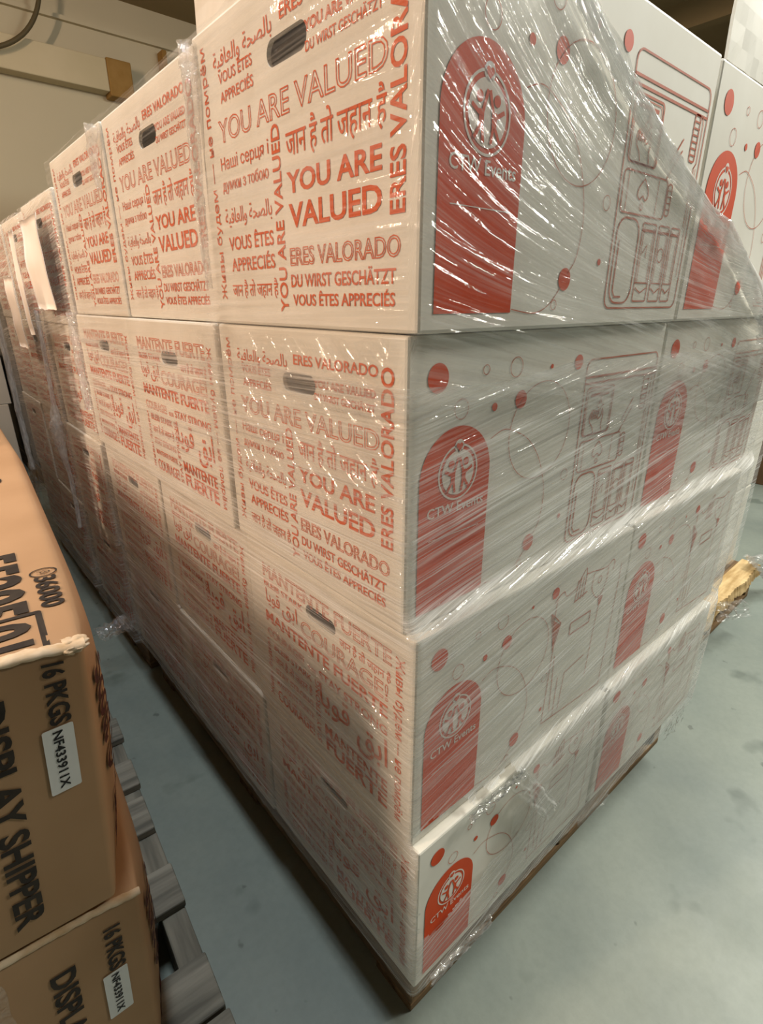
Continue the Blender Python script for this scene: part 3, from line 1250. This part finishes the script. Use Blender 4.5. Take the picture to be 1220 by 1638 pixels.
def sheet(label, y0, y1, z0, z1, x, curl=.03, lean=0.0, seed=0):
    vs, fs = [], []
    n, mm = 8, 14
    for layer in (0, 1):
        for i in range(n + 1):
            for j in range(mm + 1):
                u, v = i / n, j / mm
                y = y0 + (y1 - y0) * u + lean * (1 - v)
                z = z0 + (z1 - z0) * v + .004 * nz3(u * 5, seed, 2)
                q = x - .0012 * layer - curl * .3 * sin(v * pi) * .6 - curl * .4 * (u - .5) ** 2 - .005 * nz3(u * 2, v * 3, seed)
                vs.append((q, y, z))
    k = (n + 1) * (mm + 1)
    for i in range(n):
        for j in range(mm):
            a = i * (mm + 1) + j
            fs.append((a, a + mm + 1, a + mm + 2, a + 1))
            fs.append((k + a, k + a + 1, k + a + mm + 2, k + a + mm + 1))
    rim = [i * (mm + 1) for i in range(n + 1)] + [n * (mm + 1) + j for j in range(1, mm + 1)] + [i * (mm + 1) + mm for i in range(n - 1, -1, -1)] + [j for j in range(mm - 1, 0, -1)]
    for a, b in zip(rim, rim[1:] + rim[:1]):
        fs.append((a, b, k + b, k + a))
    o = link('paper_sheet', vs, fs, M['paper'], None, True)
    return tag(o, label, 'paper', 'white papers tucked into the aisle loads')


sheet('large white paper sheet hanging on the second load along the aisle', 1.285, 1.505, 1.105, 1.325, -.022, .03, -.02, 1)
sheet('narrow white strip for the lit film corner between second and third loads', 1.62, 1.69, 1.03, 1.315, -.026, .02, -.01, 4)  # white strip stands in for film brightened by light at this corner
sheet('white paper sheet low on the third load along the aisle', 1.80, 1.96, .98, 1.20, -.026, .02, -.02, 7)

# end of the aisle
t = thing('wrapped_pallet_load', 'black wrapped load standing at the dark far end of the aisle', 'pallet load', (.15, 3.55, 0))
link_bm('wrapped_goods', box_bm(0, .9, 0, .9, .12, 1.12, .02), M['black_plastic'], t)
for x in (0, .43, .86):
    link_bm('pallet_runner', box_bm(x, x + .04, 0, .9, 0, .12, .003), M['tan_wood_y'], t)
GG = 'pale grey cartons at the far end of the aisle'
plain_box('pale grey carton on the floor at the far left end of the aisle', (-.75, 4.0, 0), .86, .6, .49, 0, 'grey_card', GG)
plain_box('pale grey carton on top of another at the far left end of the aisle', (-.75, 4.0, .49), .88, .6, .30, 0, 'grey_card', GG)
tag(link_bm('wood_offcut', box_bm(.02, .16, 3.50, 3.60, 0, .03, .004), M['grey_wood']), 'pale board lying on the floor at the end of the aisle', 'board')

# ------------------------------------------------------------------ load to the right
t = pallet('splintered wooden pallet behind the near load on the open side', (1.17, .112, 0), 1.2, .88, 1.0, seed=9)
# torn pale leading edge of the front deck board
bm = bmesh.new()
n = 420
top, bot, back = [], [], []
for i in range(n + 1):
    u = i / n
    x = -.02 + u * .90
    fine = .5 * nz3(u * 60, 2, 1) + .35 * nz3(u * 170, 3, 6)
    y = -.024 + .016 * nz3(u * 7, 1, 1) + .008 * fine
    z0 = .112 + .016 * nz3(u * 6, 4, 4) + .010 * nz3(u * 28, 4, 4) + .007 * fine
    top.append(bm.verts.new((x, y + .008 + .004 * nz3(u * 90, 9, 1), .149 + .003 * nz3(u * 40, 7, 2))))
    bot.append(bm.verts.new((x, y, min(z0, .140))))
    back.append(bm.verts.new((x, .05, .152)))
for i in range(n):
    bm.faces.new((top[i], top[i + 1], bot[i + 1], bot[i]))
    bm.faces.new((back[i], back[i + 1], top[i + 1], top[i]))
o = link_bm('splintered_edge', bm, M['pale_wood'], t)
o['label'] = 'torn pale raw wood along the front board'
G4 = 'film-wrapped cartons on the splintered pallet'
for k in range(3):
    plain_box('film-wrapped pale carton on the splintered pallet at right, %s of three' % ['lowest', 'middle', 'topmost'][k],
              (1.19, .20, .153 + k * .33), .80, .62, .328, 0, 'white_card', G4)
w4 = simple_wrap('clear film around the cartons on the splintered pallet at right', 1.19, 1.99, .20, .815, .15, 1.13, 'film_dusty', GW, .12)
rel3(crumple('film_tail', (1.52, .075, .125), (.20, -.04, -.04), (.02, .03, .05), w4, .020, 26, 2.0, .12), 1.19, .20, .15)
rel3(crumple('film_tail', (1.96, .10, .17), (.14, -.06, -.13), (.03, .06, .03), w4, .025, 26, 6.0, .25), 1.19, .20, .15)
rel3(rope('twisted_tail', [(1.95, .12, .20), (2.05, .11, .18), (2.13, .09, .11), (2.18, .06, .03)], .022, w4, seed=1.5, haze=.35), 1.19, .20, .15)

GB = 'brown cartons in the background at right'
plain_box('dark brown carton on the floor in the right background', (3.75, .25, 0), .8, 1.4, .42, 0, 'dark_card', GB)
plain_box('pale brown carton resting on the dark brown one in the right background', (3.80, .25, .42), .8, 1.4, .50, 0, 'grey_card', GB)

# ------------------------------------------------------------------ brown display cartons at left
TH = 4.0
OC = Vector((-.285, .145, 0))
CL, CW, CH = 1.16, .52, .340


def kraft_carton(label, z, shift, shear, seed):
    t = thing('display_carton', label, 'box', (OC.x, OC.y, z), radians(-TH), 'brown display cartons on the grey pallet')
    bm = bmesh.new()
    nx, ny, nzz = 14, 24, 10
    H = CH

    def add(f, na, nb_):
        g = [[bm.verts.new(f(i / na, j / nb_)) for j in range(nb_ + 1)] for i in range(na + 1)]
        for i in range(na):
            for j in range(nb_):
                bm.faces.new((g[i][j], g[i + 1][j], g[i + 1][j + 1], g[i][j + 1]))
    W, Lc = CW, CL
    add(lambda a, b: (-W + W * a, 0, H * b), nx, nzz)
    add(lambda a, b: (-W + W * a, Lc, H * b), nx, nzz)
    add(lambda a, b: (-W, Lc * a, H * b), ny, nzz)
    add(lambda a, b: (0, Lc * a, H * b), ny, nzz)
    add(lambda a, b: (-W + W * a, Lc * b, H), nx, ny)
    add(lambda a, b: (-W + W * a, Lc * b, 0), nx, ny)
    bmesh.ops.remove_doubles(bm, verts=bm.verts, dist=1e-5)
    bmesh.ops.recalc_face_normals(bm, faces=bm.faces)
    es = [e for e in bm.edges if len(e.link_faces) == 2 and e.calc_face_angle() > .5]
    bmesh.ops.bevel(bm, geom=es, offset=.0055, segments=3, profile=.5, affect='EDGES')
    for v in bm.verts:
        v.co = warp(v.co, shift, shear, seed)
    link_bm('body', bm, M['kraft'], t, True)
    return t


def warp(p, shift, shear, seed):
    """Leaning, slightly bulging carton with a dented near corner."""
    x, y, z = p
    u, v, q = -x / CW, y / CL, z / CH
    bx = .034 * (1 - exp(-max(0, y) / .06)) * min(1, (1 - min(1, max(0, v))) * 4) * sin(min(1, max(0, q)) * pi) ** .4 * max(0, 1 - 4 * u)
    by = -.008 * sin(min(1, max(0, u)) * pi) * sin(min(1, max(0, q)) * pi) * max(0, 1 - 3 * v)
    x2 = x + shift + shear * (q - .5) * CH + bx
    y2 = y + by
    z2 = z
    d = sqrt(x * x + y * y + (z - CH) ** 2)
    k = exp(-(d / .03) ** 2)
    z2 -= .006 * k
    z2 += .0018 * nz3(x * 9 + seed, y * 9, z * 9)
    return Vector((x2, y2, z2))


def wsheet(s, name, mat, parent, org, eu, ev, shift, shear, seed, lift=.0012):
    o = s.place(name, M[mat], parent, org, eu, ev, lift)
    nrm = Vector(eu).cross(Vector(ev)) * lift
    for v in o.data.vertices:
        c = v.co.copy()
        v.co = warp(c, shift, shear, seed)
    return o


SHU = -.010
for tier in (1, 0):
    sh, shr, z = ((SHU, .075, .485) if tier else (-.010, .055, .132))
    lab = ('upper brown display carton with black lettering, crushed near top edge, at left' if tier
           else 'lower brown display carton under the other one at left, resting on the grey pallet')
    t = kraft_carton(lab, z + (.0 if tier else .008), sh, shr, tier * 3.1)
    sd = tier * 3.1
    # front lettering reads downwards: eu = -Z reading, ev = +X
    fr = Sheet()
    dn, dx = (0, 0) if tier else (.022, -.006)
    fr.text('16 PKGS', .012 + dn, .082 + dn, -.036 + dx, -.017 + dx, bold=.03)
    f2 = Sheet()
    f2.text('DISPLAY SHIPPER', .036 + dn, .312 + dn * .3, -.093 + dx, -.067 + dx, bold=.03)
    wsheet(f2, 'product_name_lettering', 'black_ink', t, (0, 0, CH), (0, 0, -1), (1, 0, 0), sh, shr, sd)
    wsheet(fr, 'package_count_lettering', 'black_ink', t, (0, 0, CH), (0, 0, -1), (1, 0, 0), sh, shr, sd)
    lb = Sheet()
    lb.poly(rr(.084 + dn, .160 + dn, -.044 + dx, -.017 + dx, .002))
    lo = wsheet(lb, 'paper_label', 'label', t, (0, 0, CH), (0, 0, -1), (1, 0, 0), sh, shr, sd, .0016)
    lo['label'] = 'white label with black part number'
    lt = Sheet()
    lt.text('NF433911X', .088 + dn, .155 + dn, -.0355 + dx, -.0265 + dx, bold=.02)
    wsheet(lt, 'label_print', 'label_ink', lo, (0, 0, CH), (0, 0, -1), (1, 0, 0), sh, shr, sd, .0022)
    # script on the narrow aisle side
    sc_ = Sheet()
    sc_.text('Scott ®', .055, .19, .02, .10, bold=.02, slant=.12)
    sc_.text('TOWELS', .225, .31, .03, .09, bold=.02)
    wsheet(sc_, 'side_lettering', 'maroon_ink', t, (0, 0, CH), (0, 0, -1), (0, 1, 0), sh, shr, sd, .0014)
    if tier:
        tp = Sheet()
        # top lettering reads towards the viewer: eu = -Y, ev = +X
        tp.text('36000', -.166, -.084, -.024, -.001, bold=.03)
        tp.ring((-.178, -.0125), .0115, .0020, .0135)
        tp.text('(3)', -.1835, -.1725, -.0195, -.0055)
        wsheet(tp, 'top_number_lettering', 'black_ink', t, (0, 0, CH), (0, -1, 0), (1, 0, 0), sh, shr, sd)
        tp = Sheet()
        tp.disc((-.63, -.068), .040, n=36)
        wsheet(tp, 'round_mark', 'black_ink', t, (0, 0, CH), (0, -1, 0), (1, 0, 0), sh, shr, sd)
        tp = Sheet()
        tp.text('55205', -.262, -.083, -.098, -.034, bold=.035)
        tp.text('01', -.070, -.018, -.098, -.036, bold=.035)
        tp.rrect(-.080, -.004, -.108, -.028, .001, .006)
        wsheet(tp, 'top_code_lettering', 'black_ink', t, (0, 0, CH), (0, -1, 0), (1, 0, 0), sh, shr, sd)
    # worn, pulped front top edge
    wn = Sheet()
    vs, fs, nn = [], [], 120
    for i in range(nn + 1):
        u = i / nn
        x = -CW * u * .98 + .002
        w_ = .011 + .006 * nz3(u * 14, 1, tier) + .004 * nz3(u * 60, 3, tier)
        w_ *= 1.0 if tier else .45
        for (dy, dz) in ((w_, .0012), (w_ * .5, .0022 + .002 * nz3(u * 50, 8, 1)), (0.0005, .0014 + .0015 * nz3(u * 70, 5, 1)), (-.0022 + .001 * nz3(u * 80, 2, 2), -.002), (-.0015, -.0035 - .0035 * abs(nz3(u * 30, 9, 9)))):
            vs.append(warp(Vector((x, dy, CH + dz)), sh, shr, sd))
    for i in range(nn):
        for k in range(4):
            a = i * 5 + k
            fs.append((a, a + 1, a + 6, a + 5))
    o = link('worn_edge', vs, fs, M['kraft_worn'], t, True)
    o['label'] = 'pale scuffed front edge of the lid'
    if tier:
        bm = bmesh.new()
        bmesh.ops.create_icosphere(bm, subdivisions=4, radius=1)
        for v in bm.verts:
            c = v.co
            f = 1 + .35 * nz3(c.x * 2.2, c.y * 2.2, c.z * 2.2) + .2 * nz3(c.x * 6, c.y * 6, c.z * 6)
            v.co = warp(Vector((-.010 + c.x * .014 * f, .009 + c.y * .012 * f, CH - .0035 + c.z * .0055 * f)), sh, shr, sd)
        o = link_bm('crushed_corner', bm, M['kraft_worn'], t, True)
        o['label'] = 'crumpled torn corner of the lid'
    else:
        c = rel3(crumple('film_patch', (-.56, .150, .20), (.135, -.008, .0), (.0, .004, .262), t, .003, 26, 3.0, .06), 0, 0, 0)
        c.parent = None
        cw = c
        cw.name = 'film_scrap'
        tag(cw, 'clear film clinging to the lower brown carton at bottom left', 'plastic wrap')
pb = pallet('weathered grey wooden pallet under the brown cartons at left', (OC.x - .93 * cos(radians(TH)), OC.y + .93 * sin(radians(TH)) - .06, 0), -TH, 1.0, 1.21,
            wood='grey_wood', woody='grey_wood_y', H=.137, boards=[-.02, .075, .265, .445, .575, .74, .90, 1.05, 1.125], seed=11)

for q_ in range(3):
    plain_box('tall dark brown carton behind the near load, %s of its stack' % ['bottom', 'middle', 'top'][q_], (1.35 + .02 * q_, 1.45, q_ * .85), 1.0, .9, .848, 0, 'dark_card', 'dark brown cartons stacked behind the near load')
GK = 'unseen brown cartons added to shade the aisle'
for i_, (yy, hh) in enumerate(((1.392, .64), (2.075, .68), (2.758, .68))):  # out-of-view stacks added to cast shade on the lower aisle side
    for q_ in range(2):
        plain_box('unseen brown carton added beyond the display cartons to shade the aisle', (-.98 + .02 * i_, yy, q_ * hh), .62 - .02 * q_, .67, hh - .002, -4, 'kraft', GK)

# keep every thing inside the frame's own world; nothing else to do
bpy.context.view_layer.update()
